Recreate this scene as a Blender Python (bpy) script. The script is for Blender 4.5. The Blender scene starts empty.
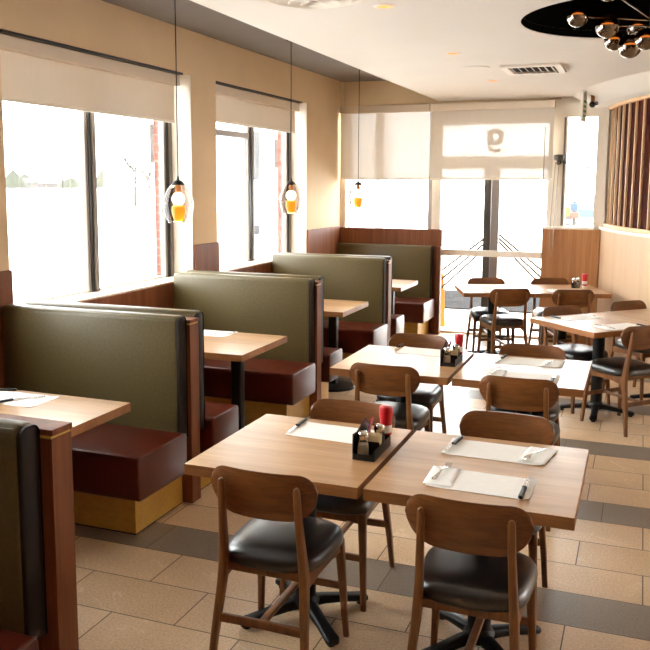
import bpy, bmesh, math, random
from mathutils import Vector, Matrix
random.seed(7)
PI = math.pi
scn = bpy.context.scene
C = scn.collection

# ------------------------------------------------------------ camera
cd = bpy.data.cameras.new('camera'); cam = bpy.data.objects.new('camera', cd); C.objects.link(cam)
cd.sensor_width = 36; cd.lens = 46.5744; cd.shift_x = 0.012347; cd.shift_y = -0.048652; cd.clip_start = .05; cd.clip_end = 500
cam.matrix_world = Matrix(((0.933109, -0.050414, 0.356042, 0), (0.359571, 0.119821, -0.925393, 0), (0.003991, 0.991515, 0.129934, 1.84), (0, 0, 0, 1)))
scn.camera = cam
# ------------------------------------------------------------ sky (bright overcast), sun, exposure
SKY = 12.0
w = bpy.data.worlds.new('overcast_sky'); scn.world = w; w.use_nodes = True
wb = w.node_tree.nodes['Background']; wb.inputs[0].default_value = (.96, .985, 1, 1); wb.inputs[1].default_value = SKY
scn.view_settings.view_transform = 'Standard'; scn.view_settings.look = 'None'
scn.view_settings.exposure = 0.72; scn.view_settings.gamma = 1.0; scn.view_settings.use_curve_mapping = False

# ------------------------------------------------------------ materials
M = {}
def newmat(name):
    m = bpy.data.materials.new(name); m.use_nodes = True; M[name] = m
    nt = m.node_tree; return m, nt, nt.nodes['Principled BSDF']
def hexc(h):
    r = [int(h[i:i+2], 16)/255 for i in (0, 2, 4)]
    return tuple([(c/12.92 if c < .04045 else ((c+.055)/1.055)**2.4) for c in r]) + (1,)
def plain(name, col, rough=.5, metal=0, spec=.5, noise=0, nscale=20, bump=0, bscale=300, coat=0, emit=None, es=0):
    m, nt, b = newmat(name)
    c = hexc(col)
    b.inputs['Base Color'].default_value = c; b.inputs['Roughness'].default_value = rough
    b.inputs['Metallic'].default_value = metal; b.inputs['Specular IOR Level'].default_value = spec
    b.inputs['Coat Weight'].default_value = coat; b.inputs['Coat Roughness'].default_value = .28
    tc = nt.nodes.new('ShaderNodeTexCoord')
    if noise:
        n = nt.nodes.new('ShaderNodeTexNoise'); n.inputs['Scale'].default_value = nscale; n.inputs['Detail'].default_value = 4
        nt.links.new(tc.outputs['Object'], n.inputs['Vector'])
        cr = nt.nodes.new('ShaderNodeValToRGB')
        cr.color_ramp.elements[0].position = .3; cr.color_ramp.elements[1].position = .7
        cr.color_ramp.elements[0].color = tuple(x*(1-noise) for x in c[:3])+(1,); cr.color_ramp.elements[1].color = tuple(min(1, x*(1+noise)) for x in c[:3])+(1,)
        nt.links.new(n.outputs['Fac'], cr.inputs['Fac']); nt.links.new(cr.outputs['Color'], b.inputs['Base Color'])
    if bump:
        n2 = nt.nodes.new('ShaderNodeTexNoise'); n2.inputs['Scale'].default_value = bscale; n2.inputs['Detail'].default_value = 3
        nt.links.new(tc.outputs['Object'], n2.inputs['Vector'])
        bp = nt.nodes.new('ShaderNodeBump'); bp.inputs['Strength'].default_value = bump; bp.inputs['Distance'].default_value = .002
        nt.links.new(n2.outputs['Fac'], bp.inputs['Height']); nt.links.new(bp.outputs['Normal'], b.inputs['Normal'])
    if emit:
        b.inputs['Emission Color'].default_value = hexc(emit); b.inputs['Emission Strength'].default_value = es
    return m
def wood(name, dark, light, axis='X', rough=.35, scale=9, stretch=.07, coat=0, spec=.5, figure=1.0):
    m, nt, b = newmat(name)
    tc = nt.nodes.new('ShaderNodeTexCoord'); mp = nt.nodes.new('ShaderNodeMapping')
    s = [1, 1, 1]; s['XYZ'.index(axis)] = stretch; mp.inputs['Scale'].default_value = s
    nt.links.new(tc.outputs['Object'], mp.inputs['Vector'])
    n1 = nt.nodes.new('ShaderNodeTexNoise'); n1.inputs['Scale'].default_value = scale; n1.inputs['Detail'].default_value = 3; n1.inputs['Distortion'].default_value = .6*figure
    n2 = nt.nodes.new('ShaderNodeTexNoise'); n2.inputs['Scale'].default_value = scale*14; n2.inputs['Detail'].default_value = 5
    for n in (n1, n2): nt.links.new(mp.outputs[0], n.inputs['Vector'])
    ml = nt.nodes.new('ShaderNodeMath'); ml.operation = 'MULTIPLY'; ml.inputs[1].default_value = 5*figure
    fr = nt.nodes.new('ShaderNodeMath'); fr.operation = 'PINGPONG'; fr.inputs[1].default_value = 1
    nt.links.new(n1.outputs['Fac'], ml.inputs[0]); nt.links.new(ml.outputs[0], fr.inputs[0])
    mx = nt.nodes.new('ShaderNodeMath'); mx.operation = 'MULTIPLY_ADD'; mx.inputs[1].default_value = .38
    ad = nt.nodes.new('ShaderNodeMath'); ad.operation = 'MULTIPLY'; ad.inputs[1].default_value = .75
    nt.links.new(n2.outputs['Fac'], ad.inputs[0]); nt.links.new(fr.outputs[0], mx.inputs[0]); nt.links.new(ad.outputs[0], mx.inputs[2])
    cr = nt.nodes.new('ShaderNodeValToRGB'); cr.color_ramp.elements[0].position = .2; cr.color_ramp.elements[1].position = .85
    cr.color_ramp.elements[0].color = hexc(dark); cr.color_ramp.elements[1].color = hexc(light)
    nt.links.new(mx.outputs[0], cr.inputs['Fac']); nt.links.new(cr.outputs['Color'], b.inputs['Base Color'])
    b.inputs['Roughness'].default_value = rough; b.inputs['Coat Weight'].default_value = coat; b.inputs['Coat Roughness'].default_value = .25
    b.inputs['Specular IOR Level'].default_value = spec
    bp = nt.nodes.new('ShaderNodeBump'); bp.inputs['Strength'].default_value = .12; bp.inputs['Distance'].default_value = .001
    nt.links.new(n2.outputs['Fac'], bp.inputs['Height']); nt.links.new(bp.outputs['Normal'], b.inputs['Normal'])
    return m
def glass(name, tint=(1, 1, 1, 1), refl=1.0, ior=1.45, rough=0.0, body=0.0, bodycol=(.3, .25, .2, 1)):
    m = bpy.data.materials.new(name); m.use_nodes = True; M[name] = m
    nt = m.node_tree; nt.nodes.clear()
    o = nt.nodes.new('ShaderNodeOutputMaterial'); t = nt.nodes.new('ShaderNodeBsdfTransparent'); g = nt.nodes.new('ShaderNodeBsdfGlossy')
    t.inputs[0].default_value = tint; g.inputs['Roughness'].default_value = rough
    f = nt.nodes.new('ShaderNodeFresnel'); f.inputs[0].default_value = ior
    mu = nt.nodes.new('ShaderNodeMath'); mu.operation = 'MULTIPLY'; mu.inputs[1].default_value = refl; mu.use_clamp = True
    mx = nt.nodes.new('ShaderNodeMixShader')
    nt.links.new(f.outputs[0], mu.inputs[0]); nt.links.new(mu.outputs[0], mx.inputs[0]); nt.links.new(t.outputs[0], mx.inputs[1]); nt.links.new(g.outputs[0], mx.inputs[2])
    nt.links.new(mx.outputs[0], o.inputs[0]); return m
def blindmat(name, col, trans, open_):
    m = bpy.data.materials.new(name); m.use_nodes = True; M[name] = m
    nt = m.node_tree; nt.nodes.clear()
    o = nt.nodes.new('ShaderNodeOutputMaterial'); d = nt.nodes.new('ShaderNodeBsdfDiffuse'); t = nt.nodes.new('ShaderNodeBsdfTranslucent'); tr = nt.nodes.new('ShaderNodeBsdfTransparent')
    c = hexc(col)
    tc = nt.nodes.new('ShaderNodeTexCoord'); mp = nt.nodes.new('ShaderNodeMapping'); mp.inputs['Scale'].default_value = (9, 9, .25)
    n = nt.nodes.new('ShaderNodeTexNoise'); n.inputs['Scale'].default_value = 8; nt.links.new(tc.outputs['Object'], mp.inputs[0]); nt.links.new(mp.outputs[0], n.inputs['Vector'])
    cr = nt.nodes.new('ShaderNodeValToRGB'); cr.color_ramp.elements[0].color = tuple(x*.93 for x in c[:3])+(1,); cr.color_ramp.elements[1].color = c
    nt.links.new(n.outputs['Fac'], cr.inputs[0])
    nt.links.new(cr.outputs[0], d.inputs[0]); nt.links.new(cr.outputs[0], t.inputs[0])
    a = nt.nodes.new('ShaderNodeMixShader'); a.inputs[0].default_value = trans; b = nt.nodes.new('ShaderNodeMixShader'); b.inputs[0].default_value = open_
    nt.links.new(d.outputs[0], a.inputs[1]); nt.links.new(t.outputs[0], a.inputs[2]); nt.links.new(a.outputs[0], b.inputs[1]); nt.links.new(tr.outputs[0], b.inputs[2])
    nt.links.new(b.outputs[0], o.inputs[0]); return m

plain('wall_paint', 'd4ba97', .85, noise=.03, nscale=3, bump=.15)
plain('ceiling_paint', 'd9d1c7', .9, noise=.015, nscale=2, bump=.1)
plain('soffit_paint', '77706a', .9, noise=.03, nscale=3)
plain('black_paint', '050303', .9, spec=.1)
plain('white_frame', 'e6ddcf', .45)
plain('dark_frame', '131113', .35, metal=.2)
plain('grey_frame', '8e8783', .35, metal=.5)
plain('aluminium_frame', '857e78', .45, spec=.3)
plain('bronze_frame', '4c4640', .4, metal=.4)
plain('sill_white', 'eee3d4', .5)
wood('table_wood', '9f764a', 'bf9469', 'X', rough=.32, scale=7, coat=.2, spec=.45)
wood('table_edge_wood', '8a5730', 'ab7546', 'X', rough=.4, scale=7)
wood('chair_wood', '532d13', '8c562b', 'X', rough=.33, scale=8, coat=.25, stretch=.12)
wood('chair_leg_wood', '583418', '8e5a2e', 'Z', rough=.38, scale=9, coat=.1)
wood('panel_wood', '5a2f17', '875030', 'Z', spec=.3, rough=.55, scale=6, stretch=.04)
wood('panel_wood_tan', '9a643c', 'b98556', 'Z', rough=.5, scale=6, stretch=.04)
wood('blonde_wood', 'c3a080', 'd3b593', 'Z', rough=.5, scale=6, stretch=.03, figure=.6)
wood('slat_wood', 'dcb588', 'eccaa0', 'Z', rough=.5, scale=6, stretch=.03, figure=.6)
wood('slat_back_wood', '35120a', '481a0d', 'Z', spec=.15, rough=.8, scale=5, stretch=.04)
wood('gold_base', 'b5893a', 'dba94c', 'X', rough=.4, scale=4, stretch=.5, figure=.5)
plain('green_vinyl', '5c5030', .38, spec=.5, noise=.12, nscale=60, bump=.35, bscale=450)
plain('green_piping', '6e6547', .35); plain('dark_gusset', '21170f', .6, spec=.25, bump=.2)
plain('brown_vinyl', '541b09', .34, spec=.4, noise=.08, nscale=25, bump=.2, bscale=300)
plain('black_vinyl', '0b0909', .38, spec=.8, bump=.15, bscale=250, coat=.45)
plain('cast_iron', '0f1013', .42, metal=.3, spec=.5)
plain('black_plastic', '080808', .4)
plain('steel', 'b9b4ad', .22, metal=1)
plain('dark_chrome', '857a70', .1, metal=1)
plain('chrome', 'cfc8c0', .08, metal=1)
plain('paper', 'f2ede6', .8, noise=.02, nscale=30)
plain('napkin_paper', 'fbf8f3', .9, noise=.02, nscale=40)
plain('red_plastic', 'c3101a', .35, noise=.05)
plain('red_label', 'f2ece4', .5)
plain('salt', 'e3d8c8', .7)
plain('pepper', '4b4038', .8, noise=.2, nscale=200)
plain('sugar', 'e6cf9f', .7)
plain('pink_packet', 'b01f45', .5)
plain('cord_black', '1c1716', .6)
plain('snow', 'f4f4f4', .9, spec=0)
plain('rod_paint', '4a3d31', .8, spec=0)
plain('asphalt', '2c2b2b', .95, noise=.2, nscale=4, spec=0)
plain('paving', '4a4744', .9, noise=.06, nscale=2, spec=0)
plain('tree_bark', '423c36', .9, spec=0); plain('tree_leaves', '43453a', .9, noise=.2, nscale=3)
plain('house_wall', '66625f', .9, spec=0); plain('house_roof', '6a6662', .9, spec=0)
plain('car_paint', '3c4248', .6, spec=.1); plain('car_glass', '2c3238', .1)
plain('sign_yellow', 'a36400', .5); plain('sign_blue', '1c3048', .5); plain('sign_red', '7e2410', .5); plain('sign_grey', '454547', .5)
plain('lamp_grey', '454240', .8, spec=.1)
plain('bulb_white', 'fff2dc', .3, emit='ffe6b8', es=9)
plain('amber_glow', 'e08a1c', .3, emit='f09a28', es=1.0)
plain('downlight_glow', 'e07b1c', .5, emit='f0811c', es=1.1)
plain('ring_glow', 'ffb060', .4, emit='ff9a3a', es=2.0)
plain('green_letters', '2c9a5c', .5)
plain('seam_dark', '2a1a10', .8)
glass('window_glass', (.97, .98, .97, 1), .6)
glass('smoky_glass', (.66, .58, .53, 1), .6, 1.4)
glass('clear_glass', (.85, .84, .82, 1), 1.2)
glass('globe_glass', (.22, .17, .15, 1), 1.0)
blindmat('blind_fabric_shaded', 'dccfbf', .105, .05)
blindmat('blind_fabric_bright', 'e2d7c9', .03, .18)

# brick with vertical faces
m, nt, b = newmat('brick')
tc = nt.nodes.new('ShaderNodeTexCoord'); sx = nt.nodes.new('ShaderNodeSeparateXYZ'); cx_ = nt.nodes.new('ShaderNodeCombineXYZ')
nt.links.new(tc.outputs['Object'], sx.inputs[0]); ad = nt.nodes.new('ShaderNodeMath'); ad.operation = 'ADD'
nt.links.new(sx.outputs[0], ad.inputs[0]); nt.links.new(sx.outputs[1], ad.inputs[1]); nt.links.new(ad.outputs[0], cx_.inputs[0]); nt.links.new(sx.outputs[2], cx_.inputs[1])
br = nt.nodes.new('ShaderNodeTexBrick'); br.inputs['Scale'].default_value = 1; br.inputs['Brick Width'].default_value = .2; br.inputs['Row Height'].default_value = .075
br.inputs['Mortar Size'].default_value = .006; br.inputs['Color1'].default_value = hexc('642414'); br.inputs['Color2'].default_value = hexc('753322'); br.inputs['Mortar'].default_value = hexc('6e635a')
nt.links.new(cx_.outputs[0], br.inputs['Vector']); nt.links.new(br.outputs['Color'], b.inputs['Base Color']); b.inputs['Roughness'].default_value = .9

# floor tiles: 0.61 x 0.30 running bond, every fourth course grey
m, nt, b = newmat('floor_tiles')
N = nt.nodes; L = nt.links
def mth(op, a, b_=None, c=None):
    n = N.new('ShaderNodeMath'); n.operation = op
    for i, v in enumerate((a, b_, c)):
        if v is None: continue
        if isinstance(v, (int, float)): n.inputs[i].default_value = v
        else: L.new(v, n.inputs[i])
    return n.outputs[0]
geo = N.new('ShaderNodeNewGeometry'); sp = N.new('ShaderNodeSeparateXYZ'); L.new(geo.outputs['Position'], sp.inputs[0])
u = mth('DIVIDE', mth('SUBTRACT', sp.outputs[0], -2.0504), .6113); v = mth('DIVIDE', mth('SUBTRACT', sp.outputs[1], 3.4821), .3015)
row = mth('FLOOR', v); r4 = mth('FLOOR', mth('DIVIDE', row, 4))
grey = mth('LESS_THAN', mth('ABSOLUTE', mth('SUBTRACT', mth('SUBTRACT', row, mth('MULTIPLY', r4, 4)), 0)), .5)
off = mth('ADD', mth('ADD', mth('MULTIPLY', row, .5), mth('MULTIPLY', r4, .5)), mth('MULTIPLY', grey, .35))
uu = mth('ADD', u, off); col = mth('FLOOR', uu); fu = mth('FRACT', uu); fv = mth('FRACT', v)
eu = mth('MULTIPLY', mth('MINIMUM', fu, mth('SUBTRACT', 1, fu)), .6113); ev = mth('MULTIPLY', mth('MINIMUM', fv, mth('SUBTRACT', 1, fv)), .3015)
grout = mth('LESS_THAN', mth('MINIMUM', eu, ev), .0028)
wn = N.new('ShaderNodeTexWhiteNoise'); wn.noise_dimensions = '2D'; cb = N.new('ShaderNodeCombineXYZ'); L.new(col, cb.inputs[0]); L.new(row, cb.inputs[1]); L.new(cb.outputs[0], wn.inputs['Vector'])
# offset the pattern per tile
vo = N.new('ShaderNodeVectorMath'); vo.operation = 'MULTIPLY_ADD'; L.new(wn.outputs['Color'], vo.inputs[0]); vo.inputs[1].default_value = (9, 9, 9); L.new(geo.outputs['Position'], vo.inputs[2])
vn = N.new('ShaderNodeTexNoise'); vn.inputs['Scale'].default_value = 1.5; vn.inputs['Detail'].default_value = 4; vn.inputs['Distortion'].default_value = .35; 
vs_ = N.new('ShaderNodeSeparateXYZ'); L.new(vo.outputs[0], vs_.inputs[0]); vc_ = N.new('ShaderNodeCombineXYZ')
L.new(mth('MULTIPLY', mth('SUBTRACT', vs_.outputs[0], mth('MULTIPLY', vs_.outputs[1], .7)), 1.0), vc_.inputs[0]); L.new(mth('MULTIPLY', mth('ADD', vs_.outputs[1], mth('MULTIPLY', vs_.outputs[0], .7)), 2.6), vc_.inputs[1])
L.new(vc_.outputs[0], vn.inputs['Vector'])
vein = mth('SUBTRACT', 1, mth('MINIMUM', mth('MULTIPLY', mth('ABSOLUTE', mth('SUBTRACT', vn.outputs['Fac'], .53)), 110), 1))
vm = N.new('ShaderNodeTexNoise'); vm.inputs['Scale'].default_value = 5; L.new(vo.outputs[0], vm.inputs['Vector'])
vein = mth('MULTIPLY', vein, mth('MULTIPLY', mth('GREATER_THAN', vm.outputs['Fac'], .53), .5))
sn = N.new('ShaderNodeTexNoise'); sn.inputs['Scale'].default_value = 95; sn.inputs['Detail'].default_value = 2; L.new(geo.outputs['Position'], sn.inputs['Vector'])
cn = N.new('ShaderNodeTexNoise'); cn.inputs['Scale'].default_value = 5; cn.inputs['Detail'].default_value = 4; L.new(vo.outputs[0], cn.inputs['Vector'])
tone = mth('ADD', mth('MULTIPLY', wn.outputs['Value'], .25), mth('ADD', mth('MULTIPLY', sn.outputs['Fac'], 1.0), mth('MULTIPLY_ADD', cn.outputs['Fac'], .3, -.22)))
def ramp(c0, c1, f, p0=.25, p1=.85):
    r = N.new('ShaderNodeValToRGB'); r.color_ramp.elements[0].color = hexc(c0); r.color_ramp.elements[1].color = hexc(c1)
    r.color_ramp.elements[0].position = p0; r.color_ramp.elements[1].position = p1; L.new(f, r.inputs[0]); return r.outputs[0]
def mixc(f, a, b_):
    n = N.new('ShaderNodeMix'); n.data_type = 'RGBA'
    if isinstance(f, float): n.inputs[0].default_value = f
    else: L.new(f, n.inputs[0])
    for i, v_ in ((6, a), (7, b_)):
        if isinstance(v_, tuple): n.inputs[i].default_value = v_
        else: L.new(v_, n.inputs[i])
    return n.outputs[2]
beige = mixc(vein, ramp('c09c74', 'e6c8a3', tone), hexc('eedcc2'))
greyc = ramp('736557', '918272', tone)
fc = mixc(grout, mixc(grey, beige, greyc), hexc('55402d'))
L.new(fc, b.inputs['Base Color']); b.inputs['Roughness'].default_value = .34; b.inputs['Specular IOR Level'].default_value = .5
bp = N.new('ShaderNodeBump'); bp.inputs['Strength'].default_value = .35; bp.inputs['Distance'].default_value = .002
L.new(mth('SUBTRACT', mth('MULTIPLY', sn.outputs['Fac'], .3), grout), bp.inputs['Height']); L.new(bp.outputs[0], b.inputs['Normal'])

# ------------------------------------------------------------ mesh helpers
def box(bm, x0, x1, y0, y1, z0, z1):
    vs = [bm.verts.new(p) for p in ((x0,y0,z0),(x1,y0,z0),(x1,y1,z0),(x0,y1,z0),(x0,y0,z1),(x1,y0,z1),(x1,y1,z1),(x0,y1,z1))]
    for f in ((3,2,1,0),(4,5,6,7),(0,1,5,4),(1,2,6,5),(2,3,7,6),(3,0,4,7)): bm.faces.new([vs[i] for i in f])
    return vs
def loft(bm, rings, cap=True, closed=True):
    R = [[bm.verts.new(p) for p in r] for r in rings]
    n = len(R[0])
    for a, b_ in zip(R, R[1:]):
        for i in range(n if closed else n-1):
            j = (i+1) % n; bm.faces.new((a[i], a[j], b_[j], b_[i]))
    if cap:
        bm.faces.new(R[0][::-1]); bm.faces.new(R[-1])
    return R
def lathe(bm, prof, seg=32, cx=0, cy=0, cap0=True, cap1=True):
    rings = [[(cx+r*math.cos(2*PI*i/seg), cy+r*math.sin(2*PI*i/seg), z) for i in range(seg)] for r, z in prof]
    R = loft(bm, rings, cap=False)
    if cap0: bm.faces.new(R[0][::-1])
    if cap1: bm.faces.new(R[-1])
def rect_ring(c, hw, hd, ux=(1,0,0), uy=(0,1,0), r=.3, seg=3):
    # rounded rectangle section
    c = Vector(c); ux = Vector(ux); uy = Vector(uy); out = []
    rr = min(hw, hd)*r
    for sx_, sy_, a0 in ((1,1,0),(-1,1,PI/2),(-1,-1,PI),(1,-1,3*PI/2)):
        for k in range(seg+1):
            a = a0 + k*PI/2/seg
            out.append(tuple(c + ux*(sx_*(hw-rr)+rr*math.cos(a)) + uy*(sy_*(hd-rr)+rr*math.sin(a))))
    return out
def tube(bm, pts, rad, seg=10, cap=True):
    pts = [Vector(p) for p in pts]; rings = []
    rad = rad if isinstance(rad, (list, tuple)) else [rad]*len(pts)
    prev = None
    for i, p in enumerate(pts):
        d = (pts[min(i+1, len(pts)-1)] - pts[max(i-1, 0)]).normalized()
        if prev is None:
            a = Vector((0, 0, 1)) if abs(d.z) < .9 else Vector((1, 0, 0)); ux = d.cross(a).normalized()
        else: ux = (prev - d*prev.dot(d)).normalized()
        prev = ux; uy = d.cross(ux)
        rings.append([tuple(p + ux*rad[i]*math.cos(2*PI*k/seg) + uy*rad[i]*math.sin(2*PI*k/seg)) for k in range(seg)])
    loft(bm, rings, cap)
def sphere(bm, c, r, u=24, v=14, sz=1):
    bmesh.ops.create_uvsphere(bm, u_segments=u, v_segments=v, radius=r, matrix=Matrix.Translation(c) @ Matrix.Diagonal((1, 1, sz, 1)))
def obj(name, bm, mat, parent=None, bevel=0, smooth=True, seg=2, angle=40):
    bmesh.ops.recalc_face_normals(bm, faces=bm.faces)
    me = bpy.data.meshes.new(name); bm.to_mesh(me); bm.free()
    me.materials.append(M[mat])
    if smooth:
        for p in me.polygons: p.use_smooth = True
        me.set_sharp_from_angle(angle=math.radians(angle))
    o = bpy.data.objects.new(name, me); C.objects.link(o)
    if parent: o.parent = parent
    if bevel:
        md = o.modifiers.new('bevel', 'BEVEL'); md.width = bevel; md.segments = seg; md.limit_method = 'ANGLE'; md.angle_limit = math.radians(35)
        md.harden_normals = True
    return o
def nb(): return bmesh.new()
def boxobj(name, x0, x1, y0, y1, z0, z1, mat, parent=None, bevel=0):
    bm = nb(); box(bm, x0, x1, y0, y1, z0, z1); return obj(name, bm, mat, parent, bevel)
def thing(name, label, cat, loc=(0,0,0), rz=0, group=None):
    o = bpy.data.objects.new(name, None); C.objects.link(o); o.empty_display_size = .1
    o.location = loc; o.rotation_euler = (0, 0, rz); o['label'] = label; o['category'] = cat
    if group: o['group'] = group
    return o
def tag(o, label, cat, group=None, kind=None):
    o['label'] = label; o['category'] = cat
    if group: o['group'] = group
    if kind: o['kind'] = kind
    return o
def struct(o): o['kind'] = 'structure'; return o
def dup(root, loc, rz, label, group=None):
    def cp(o, par):
        c = o.copy(); C.objects.link(c)
        if par: c.parent = par
        for ch in [x for x in bpy.data.objects if x.parent == o and x != c]: cp(ch, c)
        return c
    r = cp(root, None); r.location = loc; r.rotation_euler = (0, 0, rz); r['label'] = label
    if group: r['group'] = group
    return r

# ============================================================ SETTING
WX = -3.6; IX = -3.80; OX = -3.84; FY = 10.2; CZ = 2.83; SZ = 3.1; EX = -2.37
bm = nb(); box(bm, -4.0, 5.6, -3.5, 12.2, -.12, 0); struct(obj('floor', bm, 'floor_tiles', smooth=False))
# left wall with two window openings
W0 = (1.46, 3.70); W1 = (4.11, 6.385); W2 = (6.825, 9.02); WT = 2.745; WB = 1.03
bm = nb()
for y0, y1, z0, z1 in ((-3.5, W0[0], 0, SZ+.1), (W0[1], W1[0], 0, SZ+.1), (W0[0], W0[1], WT, SZ+.1), (W0[0], W0[1], 0, WB-.02), (W1[1], W2[0], 0, SZ+.1), (W2[1], FY+.2, 0, SZ+.1), (W1[0], W1[1], WT, SZ+.1), (W2[0], W2[1], WT, SZ+.1), (W1[0], W1[1], 0, WB-.02), (W2[0], W2[1], 0, WB-.02)):
    box(bm, -3.9, WX, y0, y1, z0, z1)
struct(obj('wall_left', bm, 'wall_paint', smooth=False))
bm = nb()
for y0, y1, z0, z1 in ((0, W0[0], -.12, 3.4), (W0[1], W1[0], -.12, 3.4), (W0[0], W0[1], WT+.02, 3.4), (W0[0], W0[1], -.12, WB-.06), (W1[1], W2[0], -.12, 3.4), (W2[1]+.02, FY+.4, -.12, 3.4), (W1[0], W1[1], WT+.02, 3.4), (W2[0], W2[1]+.02, WT+.02, 3.4), (W1[0], W1[1], -.12, WB-.06), (W2[0], W2[1]+.02, -.12, WB-.06)):
    box(bm, -3.975, -3.905, y0, y1, z0, z1)
struct(obj('wall_brick', bm, 'brick', smooth=False))
# far wall: beam above and glass front below
bm = nb(); box(bm, -3.9, -.93, FY+.02, FY+.2, 2.80, SZ+.1); box(bm, WX, -3.585, FY-.03, FY+.02, 0, SZ)
struct(obj('wall_far', bm, 'wall_paint', smooth=False))
bm = nb(); box(bm, -.93, -.46, FY+.02, FY+.2, 2.66, SZ+.1); box(bm, -.93, -.46, FY+.02, FY+.2, 0, 1.30); box(bm, -.458, 2, FY+.10, FY+.3, 0, SZ+.1); box(bm, -.475, -.30, FY+.015, FY+.099, 0, SZ)
struct(obj('wall_entry', bm, 'white_frame', smooth=False))
bm = nb(); box(bm, 5.4, 5.6, -3.5, 2.0, 0, SZ+.1); box(bm, 5.4, 5.6, 2.0, 9.5, 0, 1.2); box(bm, 5.4, 5.6, 2.0, 9.5, 2.4, SZ+.1); box(bm, 5.4, 5.6, 2.0, 6.0, 1.2, 2.4); box(bm, 5.4, 5.6, 9.5, 12.2, 0, SZ+.1)
struct(obj('wall_right', bm, 'wall_paint', smooth=False))
bm = nb(); box(bm, -3.9, -1.5, -3.5, -3.3, 0, SZ+.1); box(bm, -1.5, 3.5, -3.5, -3.3, 0, SZ+.1); box(bm, 3.5, 5.6, -3.5, -3.3, 0, SZ+.1)
struct(obj('wall_back', bm, 'wall_paint', smooth=False))
# ceilings
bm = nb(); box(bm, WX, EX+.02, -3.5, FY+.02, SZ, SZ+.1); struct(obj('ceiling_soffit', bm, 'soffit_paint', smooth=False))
DCX, DCY, DR = -.014, 5.544, .75
bm = nb()
x0, x1, y0, y1 = EX, 5.5, -3.4, FY+.1
angs = sorted([2*PI*i/72 for i in range(72)] + [math.atan2(y-DCY, x-DCX) % (2*PI) for x in (x0, x1) for y in (y0, y1)])
ci, co = [], []
for a in angs:
    c_, s_ = math.cos(a), math.sin(a)
    t = min([((x1 if c_ > 0 else x0)-DCX)/c_ if abs(c_) > 1e-9 else 1e9, ((y1 if s_ > 0 else y0)-DCY)/s_ if abs(s_) > 1e-9 else 1e9])
    ci.append((DCX+DR*c_, DCY+DR*s_)); co.append((DCX+t*c_, DCY+t*s_))
for zz in (CZ, CZ+.05):
    A = [bm.verts.new((*p, zz)) for p in ci]; B = [bm.verts.new((*p, zz)) for p in co]
    for i in range(len(A)):
        j = (i+1) % len(A); bm.faces.new((A[i], A[j], B[j], B[i]))
box(bm, EX+.001, EX+.05, -3.39, FY+.019, CZ+.004, SZ-.001)
struct(obj('ceiling', bm, 'ceiling_paint', smooth=False))
bm = nb(); lathe(bm, [(DR+.001, CZ+.004), (DR+.001, CZ+.30), (.01, CZ+.30)], 72, DCX, DCY, cap0=False)
struct(obj('trim_1', bm, 'black_paint'))
# curved bulkhead, slat screen, curved wainscot on the right
KX, KY = 3.82, 10.78
def arc(r, a0, a1, n): return [(KX+r*math.cos(a0+(a1-a0)*i/n), KY+r*math.sin(a0+(a1-a0)*i/n)) for i in range(n+1)]
A0, A1 = math.radians(187), math.radians(262)
def arcwall(bm, r0, r1, z0, z1, n=60, a0=A0, a1=A1):
    o_ = arc(r1, a0, a1, n); i_ = arc(r0, a0, a1, n)
    rings = [[(*o_[k], z0), (*o_[k], z1), (*i_[k], z1), (*i_[k], z0)] for k in range(n+1)]
    loft(bm, rings)
bm = nb(); _a0, _a1 = math.radians(186), math.radians(262)
loft(bm, [[(*arc(rr_, _a0, _a1, 60)[k], zz_) for rr_, zz_ in ((4.05, 2.70), (4.40, 2.70), (4.43, 2.712), (4.66, CZ+.002), (4.05, CZ+.002))] for k in range(61)])
struct(obj('trim_2', bm, 'ceiling_paint'))
cw = bpy.data.objects.new('wall_curved', None); C.objects.link(cw); struct(cw)
RW = 4.31
bm = nb(); arcwall(bm, 4.10, RW, 0, 1.335); obj('wainscot', bm, 'blonde_wood', cw)
bm = nb(); arcwall(bm, 4.10, RW+.012, 1.335, 1.365); obj('ledge', bm, 'sill_white', cw, bevel=.004)
bm = nb(); arcwall(bm, 4.10, 4.22, 1.3655, 2.699, a0=math.radians(186.3)); obj('slat_backing', bm, 'slat_back_wood', cw)
bm = nb(); arcwall(bm, 4.221, 4.27, 1.366, 1.40, a0=math.radians(186.3)); arcwall(bm, 4.221, 4.27, 2.67, 2.6985, a0=math.radians(186.3)); obj('slat_rail', bm, 'slat_wood', cw)
na = 0; a = math.radians(186.6)
while a < math.radians(261):
    bm = nb(); bmesh.ops.create_cube(bm, size=1, matrix=Matrix.Translation((KX+4.233*math.cos(a), KY+4.233*math.sin(a), 2.035)) @ Matrix.Rotation(a, 4, 'Z') @ Matrix.Diagonal((.024, .016, 1.268, 1)))
    obj('slat', bm, 'slat_wood', cw, smooth=False); a += .19/4.2
# wainscot panels on left wall
lw = bpy.data.objects.new('trim_3', None); C.objects.link(lw); struct(lw)
for y0, y1, z1 in ((0.0, W0[0], 1.305), (W0[0], W0[1], WB-.01), (W0[1], W1[0], 1.305), (W1[0], W1[1], WB-.01), (W1[1], W2[0], 1.305), (W2[0], W2[1], WB-.01), (W2[1], FY-.05, 1.305)):
    boxobj('wood_panel', WX, WX+.02, y0, y1, 0, z1, 'panel_wood', lw, .002)

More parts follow.
